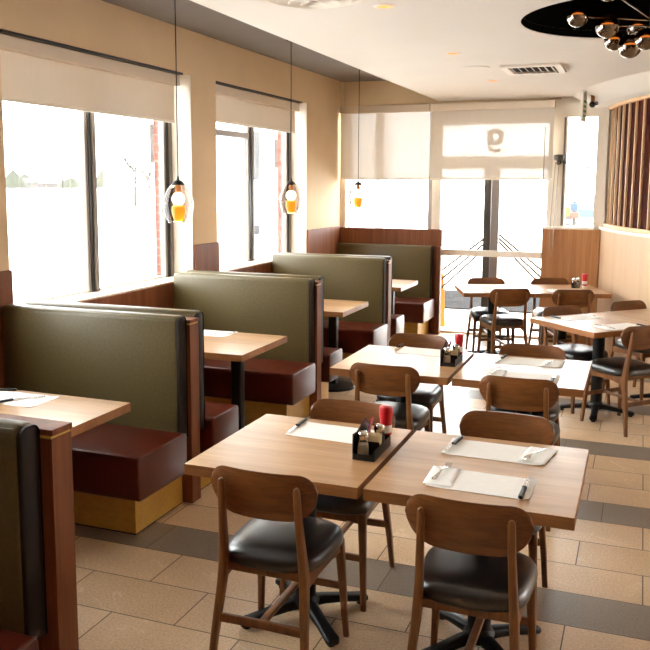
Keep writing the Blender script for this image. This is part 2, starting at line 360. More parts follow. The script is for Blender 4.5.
# ---- left windows
def left_window(n, y0, y1, handle):
    w_ = bpy.data.objects.new('window_%d' % n, None); C.objects.link(w_); struct(w_)
    bm = nb(); box(bm, IX-.02, WX+.0, y0, y1, WB-.03, WB); obj('sill', bm, 'sill_white', w_, .003)
    ym = (y0+y1)/2 + (.05 if handle else 0)
    bm = nb()
    for a_, b_ in ((ym-.045, ym-.005), (y0+.001, y0+.03), (y1-.095, y1-.055)): box(bm, IX-.055, IX+.004, a_, b_, WB, WT-.006)
    obj('mullion', bm, 'dark_frame', w_, .003)
    bm = nb()
    for a_, b_ in ((ym-.005, ym+.04), (y1-.055, y1-.014)): box(bm, IX-.05, IX+.014, a_, b_, WB, WT-.006)
    for a_, b_ in ((ym-.075, ym-.045), (y1-.122, y1-.095)): box(bm, IX-.05, IX-.0, a_, b_, WB, WT-.006)
    obj('frame', bm, 'aluminium_frame', w_, .004)
    bm = nb()
    box(bm, IX-.06, IX-.01, y0+.001, y1-.014, WT-.05, WT-.004); box(bm, IX-.06, IX-.01, y0+.001, y1-.014, WB, WB+.012)
    box(bm, IX-.10, WX-.002, y1-.012, y1-.001, WB, WT-.004)
    obj('jamb', bm, 'white_frame', w_, .002)
    bm = nb(); box(bm, IX-.05, IX-.044, y0+.001, y1-.02, WB, WT-.004); obj('pane', bm, 'window_glass', w_, smooth=False)
    if handle:
        boxobj('head_rail', IX-.05, IX+.02, y0+.0, ym-.09, 2.285, 2.345, 'grey_frame', w_, .006)
left_window(1, *W1, False); left_window(2, *W2, True); left_window(5, *W0, False)
def blind(name, x, y0, y1, ztop, zbot, label, mat, axis='y', seams=()):
    t = thing(name, label, 'blind', (x, (y0+y1)/2, zbot) if axis == 'y' else ((y0+y1)/2, x, zbot), 0, 'roller blinds on the windows')
    hl = (y1-y0)/2; h = ztop-zbot
    def B(nm, a0, a1, d0, d1, z0, z1, mt, bv=0):
        if axis == 'y': return boxobj(nm, d0, d1, a0, a1, z0, z1, mt, t, bv)
        return boxobj(nm, a0, a1, -d1, -d0, z0, z1, mt, t, bv)
    B('fabric', -hl+(.02 if axis == 'y' else .004), hl-(.03 if axis == 'y' else .004), -.001, .001, .02, h-.05, mat)
    B('hem_bar', -hl+(.02 if axis == 'y' else .004), hl-(.03 if axis == 'y' else .004), -.008, .008, 0, .022, 'white_frame', .003)
    B('cassette', -hl, hl, -.05, .045, h-.10, h-.012, 'cassette_paint', .006)
    return t
plain('cassette_paint', 'd6c6b2', .6)
b1 = blind('roller_blind', -3.70, 4.15, 6.30, WT-.005, 2.335, 'beige roller blind half lowered over the nearest left window', 'blind_fabric_shaded')
b2 = blind('roller_blind', -3.70, 6.83, 8.93, WT-.005, 2.395, 'beige roller blind half lowered over the second left window, beside the back booths', 'blind_fabric_shaded')
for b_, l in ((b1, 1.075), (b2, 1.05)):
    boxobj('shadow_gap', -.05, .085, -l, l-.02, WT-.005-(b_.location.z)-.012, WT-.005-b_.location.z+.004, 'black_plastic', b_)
blind('roller_blind', 10.10, -3.575, -2.435, 2.80, 1.885, 'pale roller blind over the far left window pane, behind the last pendant', 'blind_fabric_bright', 'x')
b4 = blind('roller_blind', 10.09, -2.425, -.985, 2.80, 1.885, 'wide pale roller blind over the far glass door with a sign showing through', 'blind_fabric_bright', 'x')
boxobj('cord_rod', .62, .626, -.03, -.024, -1.0, .6, 'steel', b4)

# ---- far glass front: window_3 (left), door_1 (double door), window_4 (entry side)
def framebars(bm, bars, d0=FY, d1=FY+.08):
    for i, (x0, x1, z0, z1) in enumerate(bars): box(bm, x0+i*.0004, x1-i*.0004, d0+i*.0012, d1-i*.0009, z0+i*.0004, z1-i*.0004)
w3 = bpy.data.objects.new('window_3', None); C.objects.link(w3); struct(w3)
bm = nb(); framebars(bm, [(-3.585, -3.54, 0, 2.80), (-2.42, -2.36, 0, 2.80), (-3.585, -2.36, 2.74, 2.80), (-3.585, -2.36, 1.12, 1.20), (-3.585, -2.36, 0, .12)])
obj('frame', bm, 'white_frame', w3, .004)
bm = nb(); framebars(bm, [(-2.475, -2.42, 0, 2.74)], FY+.03, FY+.07); obj('post', bm, 'grey_frame', w3, .004)
bm = nb(); box(bm, -3.54, -2.42, FY+.04, FY+.046, .12, 2.74); obj('pane', bm, 'window_glass', w3, smooth=False)
d1 = bpy.data.objects.new('door_1', None); C.objects.link(d1); struct(d1)
bm = nb(); framebars(bm, [(-2.36, -2.31, 0, 2.80), (-1.05, -.93, 0, 2.80), (-2.31, -1.05, 2.54, 2.80), (-2.31, -1.05, 2.02, 2.17), (-2.31, -1.05, 0, .03)])
obj('frame', bm, 'white_frame', d1, .004)
bm = nb(); framebars(bm, [(-1.785, -1.70, .03, 2.02)], FY+.02, FY+.07); obj('door_stile', bm, 'bronze_frame', d1, .004)
bm = nb(); framebars(bm, [(-1.695, -1.60, .03, 2.02)], FY+.01, FY+.06); obj('door_stile', bm, 'grey_frame', d1, .004)
bm = nb(); framebars(bm, [(-2.31, -1.05, .965, 1.045)], FY-.02, FY+.0); obj('push_bar', bm, 'white_frame', d1, .01)
bm = nb(); box(bm, -2.31, -1.785, FY+.04, FY+.046, .03, 2.02); obj('pane', bm, 'window_glass', d1, smooth=False)
bm = nb(); box(bm, -1.6, -1.05, FY+.03, FY+.036, .03, 2.02); obj('pane', bm, 'window_glass', d1, smooth=False)
bm = nb(); box(bm, -2.31, -1.05, FY+.03, FY+.036, 2.17, 2.54); obj('transom_pane', bm, 'window_glass', d1, smooth=False)
w4 = bpy.data.objects.new('window_4', None); C.objects.link(w4); struct(w4)
bm = nb(); framebars(bm, [(-.937, -.885, 1.29, 2.77), (-.862, -.842, 1.30, 2.66), (-.52, -.40, 1.30, 2.77), (-.935, -.46, 2.60, 2.765), (-.935, -.46, 1.295, 1.36)], FY-.02, FY+.06)
obj('frame', bm, 'white_frame', w4)
bm = nb(); framebars(bm, [(-.885, -.86, 1.36, 2.60)], FY+.0, FY+.03); obj('post', bm, 'grey_frame', w4)
bm = nb(); box(bm, -.885, -.52, FY+.03, FY+.036, 1.36, 2.60); obj('pane', bm, 'window_glass', w4, smooth=False)
# far low wood partitions
fp = thing('wood_partition', 'tall reddish wood partition standing behind the last booth', 'partition', (-2.93, 10.14, 0))
boxobj('panel', -.655, .665, -.03, .03, 0, 1.285, 'panel_wood', fp, .003); boxobj('end_post', .62, .67, -.10, -.031, 0, 1.08, 'panel_wood', fp, .003)
rp = thing('wood_partition', 'tan wood partition beside the curved wall, right of the glass door', 'partition', (-.80, 10.06, 0))
boxobj('panel', -.27, .365, -.03, .03, 0, 1.325, 'panel_wood_tan', rp, .003); boxobj('ledge', -.28, .30, -.045, .10, 1.325, 1.35, 'sill_white', rp, .003)

# ============================================================ BOOTHS
def rounded_slab(bm, x0, x1, y0, y1, z0, z1, r, top_only=False, seg=5):
    # cushion block: rounded in the y-z profile, ends eased
    def prof(ins):
        pts = []
        rr = r
        for cy_, cz_, a0 in ((y1-rr, z1-rr, 0), (y0+rr, z1-rr, PI/2), (y0+rr, z0+(0 if top_only else rr), PI), (y1-rr, z0+(0 if top_only else rr), 3*PI/2)):
            if top_only and a0 >= PI:
                pts.append((y0+ins if a0 == PI else y1-ins, z0)); continue
            for k in range(seg+1):
                a_ = a0+k*PI/2/seg; pts.append((cy_+(rr-ins)*math.cos(a_), cz_+(rr-ins)*math.sin(a_)))
        return pts
    rings = []
    for x, ins in ((x0, r*.35), (x0+r*.12, r*.12), (x0+r*.4, 0), (x1-r*.4, 0), (x1-r*.12, r*.12), (x1, r*.35)):
        rings.append([(x, y, z) for y, z in prof(ins)])
    loft(bm, rings)
def bench(yc, side, xr, label, seat_d, group='booth benches along the window wall', gold=True, back_top=1.105):
    # side=-1: bench in front of the divider (facing the camera), +1: behind it
    t = thing('booth_bench', label, 'bench', ((WX+xr)/2, yc, 0), 0, group)
    xl = WX+.025-(WX+xr)/2; xe = xr-(WX+xr)/2
    def Y(a, b_): return (a, b_) if side > 0 else (-b_, -a)
    bm = nb(); y0, y1 = Y(.0515, .15); rounded_slab(bm, xl, xe-.03, y0, y1, .40, back_top, .035, True); obj('backrest', bm, 'green_vinyl', t)
    yy = y1 if side > 0 else y0
    bm = nb(); rounded_slab(bm, xe-.032, xe-.020, y0+.004, y1-.004, .40, back_top-.006, .033, True); obj('end_gusset', bm, 'dark_gusset', t)
    bm = nb(); tube(bm, [(xl+.02, yy-side*.012, back_top-.012), (xe-.05, yy-side*.012, back_top-.012), (xe-.033, yy-side*.012, back_top-.03), (xe-.031, yy-side*.008, .47)], .004, 8)
    obj('piping', bm, 'green_piping', t)
    y0, y1 = Y(.152, seat_d)
    bm = nb(); rounded_slab(bm, xl, xe+.03, y0, y1, .222, .457, .028); st = obj('seat', bm, 'brown_vinyl', t)
    yf = y1 if side > 0 else y0
    bm = nb(); tube(bm, [(xl+.02, yf-side*.010, .450), (xe+.01, yf-side*.010, .450), (xe+.022, yf-side*.03, .450), (xe+.022, side*.16, .450)], .0045, 8); obj('piping', bm, 'brown_vinyl', st)
    y0, y1 = Y(.06, seat_d-.10)
    bm = nb(); box(bm, xl, xe-.06, y0, y1, .006, .222); bs = obj('base', bm, 'gold_base', t, .002)
    bm = nb(); box(bm, xl, xe-.061, min(y0, y1)+.001, max(y0, y1)+.0, 0, .006); obj('base_shadow_strip', bm, 'black_plastic', t)  # thin black sliver put in as the shadow line under the base
    return t
def divider(yc, xr, label, h=1.075):
    t = thing('booth_divider', label, 'divider', ((WX+xr)/2, yc, 0), 0, 'wood dividers between booths')
    hl = (xr-WX)/2
    boxobj('panel', -hl+.022, hl, -.05, .05, 0, h-.03, 'panel_wood', t, .003)
    boxobj('reveal_strip', -hl+.022, hl-.004, -.046, .046, h-.03, h-.02, 'gold_base', t)
    boxobj('cap', -hl+.022, hl+.004, -.050, .050, h-.02, h, 'panel_wood', t, .002)
    return t
BX = -2.34
names = ['nearest', 'second', 'third', 'fourth']
divider(2.12, -1.680, 'nearest wood divider, longest one, cut by the lower left corner of the view')
divider(4.145, BX, 'second wood divider with green backs, beside the first whole booth seat')
divider(6.14, BX, 'third wood divider, right of the middle booth tables')
divider(8.13, BX, 'farthest wood divider between the last two booths')
bench(2.12, -1, -1.70, 'dark green backed bench at lower left with a sliver of seat', .62)
bench(2.12, 1, BX, 'booth bench directly behind the nearest wood divider, facing the window table', .50)
bench(4.145, -1, BX, 'big booth bench, olive back and dark brown seat on gold base, at nearest window table', .645)
bench(4.145, 1, BX, 'booth bench behind the first big olive back, only its seat end showing', .50)
bench(6.14, -1, BX, 'booth bench with olive back behind the second booth table', .62)
bench(6.14, 1, BX, 'booth bench seen end on behind the third wood divider', .48)
bench(8.13, -1, BX, 'booth bench with olive back behind the third booth table', .64)
bench(8.13, 1, BX, 'booth bench seen end on behind the farthest wood divider', .48)
bench(10.15, -1, BX, 'last booth bench with dark olive back against the far partition', .70, back_top=1.09)

# ============================================================ TABLES
def top_slab(t, x0, x1, y0, y1):
    bm = nb(); box(bm, x0, x1, y0, y1, .706, .75); o = obj('tabletop', bm, 'table_edge_wood', t, .0015)
    o.data.materials.append(M['table_wood'])
    for p in o.data.polygons:
        if p.normal.z > .9: p.material_index = 1
    return o
def table(loc, rz, hx, hy, label, cat='table', base='cross', name='dining_table', group=None):
    t = thing(name, label, cat, loc, rz, group)
    top_slab(t, -hx, hx, -hy, hy)
    if base:
        bm = nb(); lathe(bm, [(.046, .075), (.046, .69)], 24); obj('column', bm, 'cast_iron', t)
        bm = nb(); box(bm, -.2, .2, -.03, .03, .692, .706); box(bm, -.03, .03, -.2, .2, .690, .704); obj('mounting_plate', bm, 'cast_iron', t)
        bm = nb(); lathe(bm, [(.03, .03), (.055, .045), (.062, .075), (.048, .095), (.048, .10)], 24); obj('hub', bm, 'cast_iron', t)
        for k in range(4):
            a_ = PI/4 + k*PI/2
            d = Vector((math.cos(a_), math.sin(a_), 0)); s_ = Vector((-d.y, d.x, 0))
            bm = nb(); rings = []
            for r_, z_, hw_, hh_ in ((.03, .062, .030, .024), (.09, .058, .028, .020), (.18, .044, .026, .016), (.245, .032, .028, .015), (.28, .027, .030, .014), (.293, .024, .022, .011)):
                rings.append(rect_ring(d*r_ + Vector((0, 0, z_)), hw_, hh_, s_, (0, 0, 1), .75))
            loft(bm, rings); lg = obj('base_foot', bm, 'cast_iron', t)
            bm = nb(); lathe(bm, [(.017, 0), (.017, .016)], 12, d.x*.265, d.y*.265); obj('glide', bm, 'black_plastic', lg)
    return t
g = 'square wood dining tables'
T1 = (-1.266, 3.165); T2 = (-.522, 3.165); T1b = (-1.335, 5.0); T2b = (-.60, 5.0)
table((*T1, 0), 0, .357, .388, 'nearest front wood table, left of the pair, with one placemat and condiment caddy', group=g)
table((*T2, 0), 0, .366, .388, 'nearest front wood table, right of the pair, set with two placemats', group=g)
table((*T1b, 0), 0, .357, .388, 'middle wood table on the left, with a condiment caddy at its right edge', group=g)
table((*T2b, 0), 0, .357, .388, 'middle wood table on the right, set with pale placemats', group=g)
RA = math.radians(-46.0)
t3c = Vector((-.272, 7.007)); uT = Vector((math.cos(math.radians(46)), math.sin(math.radians(46)))); vT = Vector((uT.y, -uT.x))   # uT runs away to the right, vT towards the camera
table((*t3c, 0), RA, .385, .39, 'slanted wood table at the right with thick black column, near end of its row', group=g)
t3b = t3c + uT*.785
table((*t3b, 0), RA, .385, .39, 'slanted wood table at the right edge joined behind the black columned one', group=g)
R4 = math.radians(19); u4 = Vector((math.cos(R4), math.sin(R4))); v4 = Vector((-u4.y, u4.x)); B4 = Vector((-1.64, 8.38))
t4a = B4 + u4*.36 + v4*.388; t4b = B4 + u4*1.10 + v4*.388
table((*t4a, 0), R4, .358, .388, 'far wood table in front of the glass door, left of the pair', group=g)
table((*t4b, 0), R4, .378, .388, 'far wood table ending at the curved wall, right of the pair', group=g)
def booth_table(yc, label, hy, cx=.40, br=.20):
    t = thing('booth_table', label, 'table', (-2.95, yc, 0), 0, 'booth tables on the window wall')
    top_slab(t, -.60, .615, -hy, hy)
    bm = nb(); lathe(bm, [(.0, .04), (br*.6, .035), (br*.95, .022), (br, .004), (br, 0)][::-1], 32, cx, 0, cap1=False); obj('base_plate', bm, 'cast_iron', t)
    bm = nb(); rings = [rect_ring((cx, 0, z), .038, .038, r=.3) for z in (.03, .69)]; loft(bm, rings); obj('column', bm, 'cast_iron', t)
    bm = nb(); box(bm, -.45, .5, -.03, .03, .690, .706); obj('mounting_rail', bm, 'cast_iron', t)
    return t
booth_table(3.145, 'booth table at the nearest window, bright with reflected daylight', .34, .22, .15)
booth_table(5.11, 'second booth table with a small paper placemat near the window', .37)
booth_table(7.045, 'third booth table, in front of the third olive back', .36)
booth_table(8.90, 'farthest booth table, below the last pendant', .36)

# ============================================================ CHAIRS
def make_chair():
    t = thing('dining_chair', 'x', 'chair')
    for s in (-1, 1):
        bm = nb(); rings = []
        for x, y, z, hw, hd in ((.190, -.245, 0, .012, .013), (.181, -.222, .16, .0135, .017), (.166, -.185, .36, .015, .022), (.163, -.178, .42, .015, .024), (.158, -.186, .50, .014, .020), (.152, -.207, .64, .0125, .015), (.149, -.219, .755, .0125, .012), (.149, -.221, .768, .010, .009), (.149, -.222, .774, .005, .005)):
            rings.append(rect_ring((s*x, y, z), hw, hd, r=.6))
        loft(bm, rings); lg = obj('rear_leg', bm, 'chair_leg_wood', t, angle=60)
        bm = nb(); lathe(bm, [(.009, -.0), (.009, .004)], 10, s*.190, -.245); obj('glide', bm, 'black_plastic', lg)
        bm = nb(); rings = []
        for x, y, z, hw, hd in ((.192, .212, 0, .0115, .0115), (.181, .194, .22, .0145, .0145), (.172, .180, .40, .018, .018), (.171, .179, .425, .018, .018)):
            rings.append(rect_ring((s*x, y, z), hw, hd, r=.5))
        loft(bm, rings); lg = obj('front_leg', bm, 'chair_leg_wood', t, angle=60)
        bm = nb(); lathe(bm, [(.009, -.0), (.009, .004)], 10, s*.192, .212); obj('glide', bm, 'black_plastic', lg)
        bm = nb(); rings = [rect_ring((s*x, y, z), .010, h, r=.4, uy=(0, 0, 1)) for x, y, z, h in ((.163, -.17, .398, .03), (.166, -.05, .405, .021), (.168, .06, .405, .021), (.171, .175, .402, .026))]
        loft(bm, rings); obj('side_rail', bm, 'chair_leg_wood', t)
    bm = nb(); box(bm, -.160, .160, .165, .187, .382, .424); obj('front_rail', bm, 'chair_leg_wood', t, .003)
    bm = nb(); box(bm, -.155, .155, -.180, -.160, .402, .434); obj('rear_rail', bm, 'chair_leg_wood', t, .003)
    bm = nb(); loft(bm, [rect_ring((x, y, .225), .008, .017, ux=(0, 1, 0), uy=(0, 0, 1), r=.5) for x, y in ((-.176, -.209), (0, -.203), (.176, -.209))])
    obj('rear_stretcher', bm, 'chair_leg_wood', t)
    bm = nb(); loft(bm, [rect_ring((x, .190, .225), .008, .015, ux=(0, 1, 0), uy=(0, 0, 1), r=.5) for x in (-.178, .178)])
    obj('front_stretcher', bm, 'chair_leg_wood', t)
    bm = nb(); loft(bm, [rect_ring((0, y, .225), .015, .009, uy=(0, 0, 1), r=.5) for y in (-.20, .186)])
    obj('centre_stretcher', bm, 'chair_leg_wood', t)
    # cushion
    def outline(sc, z, n=48):
        pts = []
        for i in range(n):
            a_ = 2*PI*i/n; c_, s_ = math.cos(a_), math.sin(a_)
            e = 2/3.6
            x = .212*math.copysign(abs(c_)**e, c_); y = .212*math.copysign(abs(s_)**e, s_)
            x *= 1 - .085*(.212-y)/.424*1.0
            pts.append((x*sc, y*sc+.022, z))
        return pts
    bm = nb(); rings = [outline(.88, .420), outline(.95, .423), outline(.985, .432), outline(1.0, .446), outline(.99, .462), outline(.95, .477), outline(.86, .489), outline(.70, .496), outline(.45, .500), outline(.2, .501), outline(.05, .501)]
    loft(bm, rings); sc_ = obj('seat_cushion', bm, 'black_vinyl', t, angle=80)
    # curved backrest
    bm = nb(); W_ = .212; nx = 33; ny = 8; F, Bk = [], []
    def top(ax):
        r_ = .070; d = max(0, ax-(W_-r_)); return .812 - r_*(1-math.sqrt(max(0, 1-(d/r_)**2)))
    def bot(ax):
        r_ = .105; d = max(0, ax-(W_-r_)); return .628 + .012*(ax/W_)**2 + .098*(1-math.sqrt(max(0, 1-(d/r_)**2)))
    for i in range(nx):
        x = -W_*math.cos(PI*i/(nx-1)); x = x*.55 + .45*(-W_+2*W_*i/(nx-1)) if 0 < i < nx-1 else x
        zt, zb = top(abs(x)), bot(abs(x)); zt = max(zt, zb+.004)
        rf, rb = [], []
        for k in range(ny+1):
            z = zb+(zt-zb)*k/ny
            y = -.196 + .95*x*x*.85 - .10*(z-.62)
            n_ = Vector((-2*.81*x, 1, .1)).normalized()
            ed = 1 - .75*max(0, abs(2*k/ny-1)-.72)/.28
            rf.append(bm.verts.new(Vector((x, y, z)) + n_*.0075*ed)); rb.append(bm.verts.new(Vector((x, y, z)) - n_*.0075*ed))
        F.append(rf); Bk.append(rb)
    for i in range(nx-1):
        for k in range(ny):
            bm.faces.new((F[i][k], F[i+1][k], F[i+1][k+1], F[i][k+1])); bm.faces.new((Bk[i][k+1], Bk[i+1][k+1], Bk[i+1][k], Bk[i][k]))
        bm.faces.new((F[i][ny], F[i+1][ny], Bk[i+1][ny], Bk[i][ny])); bm.faces.new((Bk[i][0], Bk[i+1][0], F[i+1][0], F[i][0]))
    for i in (0, nx-1):
        for k in range(ny): bm.faces.new((F[i][k], F[i][k+1], Bk[i][k+1], Bk[i][k]) if i == 0 else (F[i][k+1], F[i][k], Bk[i][k], Bk[i][k+1]))
    obj('backrest', bm, 'chair_wood', t, angle=50)
    return t
CG = 'wood chairs with black seats'
deg = math.degrees
chair0 = make_chair()
def fr(v): return math.atan2(-v.x, v.y)     # rotation so that local +y points along v
chairs = [
 ((-1.237, 2.855), 0.0, 'wood chair with black seat at front left, seen from behind, at caddy table'),
 ((-.488, 2.845), 0.0, 'wood chair with black seat at front right, seen from behind, cut by the bottom edge'),
 ((-1.235, 3.50), PI, 'wood chair across the front left table, facing the camera, beside the caddy'),
 ((-.522, 3.56), PI, 'wood chair across the front right table, facing the camera, back gleaming'),
 ((-1.34, 4.745), 0.0, 'wood chair at the middle left table, seen from behind, by the booths'),
 ((-.575, 4.705), 0.0, 'wood chair at the middle right table, seen from behind, directly beyond the front right table'),
 ((-1.385, 5.37), PI, 'wood chair across the middle left table, facing the camera'),
 ((-.615, 5.28), PI, 'wood chair across the middle right table, facing the camera'),
 ((-.463, 7.21), fr(vT), 'wood chair on the far left side of the slanted table with bright seat'),
 ((-.075, 6.72), fr(-vT), 'wood chair side on at the right edge in front of the slanted table'),
 ((.055, 7.765), fr(vT), 'wood chair behind the slanted table row near the curved wall'),
 ((-1.27, 8.60), math.radians(28), 'wood chair seen from behind at the far table before the glass door, left of two'),
 ((-.665, 8.76), math.radians(23), 'wood chair seen from behind at the far table, right of two, near the curved wall'),
 ((-1.505, 9.10), math.radians(20)+PI, 'wood chair across the far table facing the camera before the door glass, left of two'),
 ((-.85, 9.35), math.radians(21)+PI, 'wood chair across the far table facing the camera before the tan partition, right of two'),
]
for i, (xy, rz, lab) in enumerate(chairs):
    if i == 0:
        chair0.location = (*xy, 0); chair0.rotation_euler = (0, 0, rz); chair0['label'] = lab; chair0['group'] = CG
    else: dup(chair0, (*xy, 0), rz, lab, CG)

# ============================================================ TABLE SETTINGS
def placemat(x, y, rz, label, hx=.2, hy=.11, z=.7502):
    bm = nb()
    nx, ny = 10, 6; V = [[None]*(ny+1) for _ in range(nx+1)]
    rnd = random.Random(int(x*991+y*37))
    for i in range(nx+1):
        for k in range(ny+1):
            lift = rnd.uniform(0, .0012) + (.004*((i in (0, nx)) and (k in (0, ny))))
            V[i][k] = (-hx+2*hx*i/nx+rnd.uniform(-.002, .002), -hy+2*hy*k/ny, lift)
    for dz in (0, .0009):
        R = [[bm.verts.new((p[0], p[1], p[2]+dz)) for p in r] for r in V]
        for i in range(nx):
            for k in range(ny): bm.faces.new((R[i][k], R[i+1][k], R[i+1][k+1], R[i][k+1]))
        if dz == 0: R0 = R
    for i in range(nx):
        for k in (0, ny): bm.faces.new((R0[i][k], R0[i+1][k], R[i+1][k], R[i][k]))
    for k in range(ny):
        for i in (0, nx): bm.faces.new((R0[i][k], R0[i][k+1], R[i][k+1], R[i][k]))
    o = obj('paper_placemat', bm, 'paper', angle=60); o.location = (x, y, z); o.rotation_euler = (0, 0, rz)
    return tag(o, label, 'placemat', 'paper placemats on the tables')
def napkin(x, y, rz, label, hx=.055, hy=.1, z=.7535):
    bm = nb(); nx, ny = 8, 8; rnd = random.Random(int(x*771+y*91)); top_, bot_ = [], []
    for i in range(nx+1):
        rt, rb = [], []
        for k in range(ny+1):
            e = 1 if 0 < i < nx and 0 < k < ny else 0
            px, py = -hx+2*hx*i/nx, -hy+2*hy*k/ny
            rt.append(bm.verts.new((px, py, .0015+e*(.0015+rnd.uniform(0, .0022))))); rb.append(bm.verts.new((px, py, 0)))
        top_.append(rt); bot_.append(rb)
    for i in range(nx):
        for k in range(ny):
            bm.faces.new((top_[i][k], top_[i+1][k], top_[i+1][k+1], top_[i][k+1])); bm.faces.new((bot_[i][k], bot_[i][k+1], bot_[i+1][k+1], bot_[i+1][k]))
        for k in (0, ny): bm.faces.new((top_[i][k], top_[i+1][k], bot_[i+1][k], bot_[i][k]))
    for k in range(ny):
        for i in (0, nx): bm.faces.new((top_[i][k], top_[i][k+1], bot_[i][k+1], bot_[i][k]))
    o = obj('paper_napkin', bm, 'napkin_paper', angle=80); o.location = (x, y, z); o.rotation_euler = (0, 0, rz)
    return tag(o, label, 'napkin', 'paper napkins under forks')
def make_knife():
    t = thing('steak_knife', 'x', 'knife')
    bm = nb(); loft(bm, [rect_ring((0, y, .006), hw, hh, ux=(1, 0, 0), uy=(0, 0, 1), r=.7) for y, hw, hh in ((-.115, .007, .005), (-.108, .0095, .0065), (-.06, .0085, .006), (-.012, .008, .0055), (-.006, .0095, .006))])
    obj('handle', bm, 'black_plastic', t)
    bm = nb(); rings = []
    for y, xa, xb in ((-.006, -.007, .008), (.02, -.007, .009), (.06, -.0065, .009), (.09, -.005, .007), (.108, -.002, .003), (.114, .0, .001)):
        rings.append([(xa, y, .0052), (xb, y, .0062), (xa, y, .0072)])
    loft(bm, rings); obj('blade', bm, 'steel', t, smooth=False)
    return t
def make_fork():
    t = thing('dinner_fork', 'x', 'fork')
    bm = nb(); loft(bm, [rect_ring((0, y, z), hw, .0013, r=.6, uy=(0, 0, 1)) for y, z, hw in ((-.095, .003, .006), (-.085, .0035, .009), (-.05, .005, .006), (0, .009, .0035), (.03, .008, .004), (.042, .005, .010), (.055, .003, .0125), (.062, .003, .0125))])
    obj('handle', bm, 'steel', t)
    bm = nb()
    for x in (-.0105, -.0035, .0035, .0105): loft(bm, [rect_ring((x, y, z), .0018, .001, r=.6, uy=(0, 0, 1)) for y, z in ((.060, .003), (.08, .0035), (.098, .006))])
    obj('tines', bm, 'steel', t)
    return t
knife0 = make_knife(); fork0 = make_fork(); kn = [0, 0]
def knife(x, y, rz, label, z=.7525):
    if kn[0] == 0:
        knife0.location = (x, y, z); knife0.rotation_euler = (0, 0, rz); knife0['label'] = label; knife0['group'] = 'steak knives'; kn[0] = 1
    else: dup(knife0, (x, y, z), rz, label, 'steak knives')
def fork(x, y, rz, label, z=.7575):
    if kn[1] == 0:
        fork0.location = (x, y, z); fork0.rotation_euler = (0, 0, rz); fork0['label'] = label; fork0['group'] = 'forks on napkins'; kn[1] = 1
    else: dup(fork0, (x, y, z), rz, label, 'forks on napkins')
# local +y of a knife points to the blade tip
placemat(-1.20, 3.375, -.03, 'paper placemat on the front left table, partly behind the caddy')
knife(-1.402, 3.40, PI+.03, 'steak knife with black handle left of the placemat on the front left table', z=.7515)
placemat(-.515, 3.378, -.02, 'far paper placemat on the front right table')
knife(-.69, 3.392, PI-.1, 'steak knife lying on the far placemat of the front right table')
napkin(-.345, 3.385, -.15, 'napkin on the right end of the far placemat, front right table')
fork(-.36, 3.37, PI-.35, 'fork on the napkin of the far placemat, front right table')
placemat(-.50, 2.992, -.02, 'near paper placemat on the front right table', hx=.185)
napkin(-.651, 3.004, .03, 'napkin on the left end of the near placemat, front right table', hx=.052)
fork(-.66, 3.035, -.1, 'fork on the napkin of the near placemat, front right table')
knife(-.345, 2.99, .0, 'steak knife lying on the near placemat of the front right table')
placemat(-1.25, 5.29, -.02, 'paper placemat on the middle left table')
knife(-1.475, 5.36, PI+.03, 'steak knife left of the placemat on the middle left table', z=.7515)
placemat(-.60, 5.23, 0, 'far paper placemat on the middle right table')
knife(-.775, 5.24, PI-.1, 'steak knife on the far placemat of the middle right table')
napkin(-.46, 5.22, -.1, 'napkin on the far placemat of the middle right table')
fork(-.47, 5.22, PI-.3, 'fork on the far napkin of the middle right table')
placemat(-.59, 4.80, 0, 'near paper placemat on the middle right table')
napkin(-.745, 4.83, .05, 'napkin on the near placemat of the middle right table')
fork(-.75, 4.85, -.1, 'fork on the near napkin of the middle right table')
knife(-.42, 4.80, 0, 'steak knife on the near placemat of the middle right table')
def rel(c, rz, dx, dy): return (c[0]+dx*math.cos(rz)-dy*math.sin(rz), c[1]+dx*math.sin(rz)+dy*math.cos(rz))
for dx, dy, r_, l in ((-.03, .23, PI, 'far left paper placemat on the slanted table'), (-.02, -.24, 0, 'near right paper placemat on the slanted table')):
    x, y = rel(t3c, RA+PI/2, dx*0, 0); x, y = t3c.x + vT.x*(-dy) + uT.x*dx, t3c.y + vT.y*(-dy) + uT.y*dx
    placemat(x, y, math.atan2(uT.y, uT.x), l)
    s_ = 1 if dy < 0 else -1
    napkin(x - s_*uT.x*.15, y - s_*uT.y*.15, math.atan2(uT.y, uT.x), 'napkin on the ' + l.replace('paper ', ''))
    fork(x - s_*uT.x*.15, y - s_*uT.y*.15, math.atan2(uT.y, uT.x) + (0 if s_ > 0 else PI), 'fork on the ' + l.replace('paper ', ''))
    knife(x + s_*uT.x*.17, y + s_*uT.y*.17, math.atan2(uT.y, uT.x) + (0 if s_ > 0 else PI), 'steak knife on the ' + l.replace('paper ', ''))
for c_, side, l in ((t4a, -1, 'near paper placemat on the far left table by the door'), (t4a, 1, 'far paper placemat on the far left table by the door'), (t4b, -1, 'paper placemat on the far right table by the partition')):
    p = c_ + v4*side*.20
    placemat(p.x, p.y, R4, l)
    q = p - u4*side*(-.15); napkin(q.x, q.y, R4, 'napkin on the ' + l.replace('paper ', '')); fork(q.x, q.y, R4+(PI if side > 0 else 0), 'fork on the ' + l.replace('paper ', ''))
placemat(-2.93, 3.33, 0, 'paper placemat on the nearest booth table'); knife(-3.13, 3.42, PI/2+.4, 'steak knife at the left edge of the nearest booth table', z=.7515)
fork(-2.86, 3.34, -.75, 'fork lying on the placemat of the nearest booth table', z=.7525); knife(-2.90, 3.30, -.4, 'knife lying on the placemat of the nearest booth table')
placemat(-2.93, 5.37, 0, 'paper placemat on the second booth table'); fork(-2.80, 5.36, -.9, 'fork on the placemat of the second booth table', z=.7525)

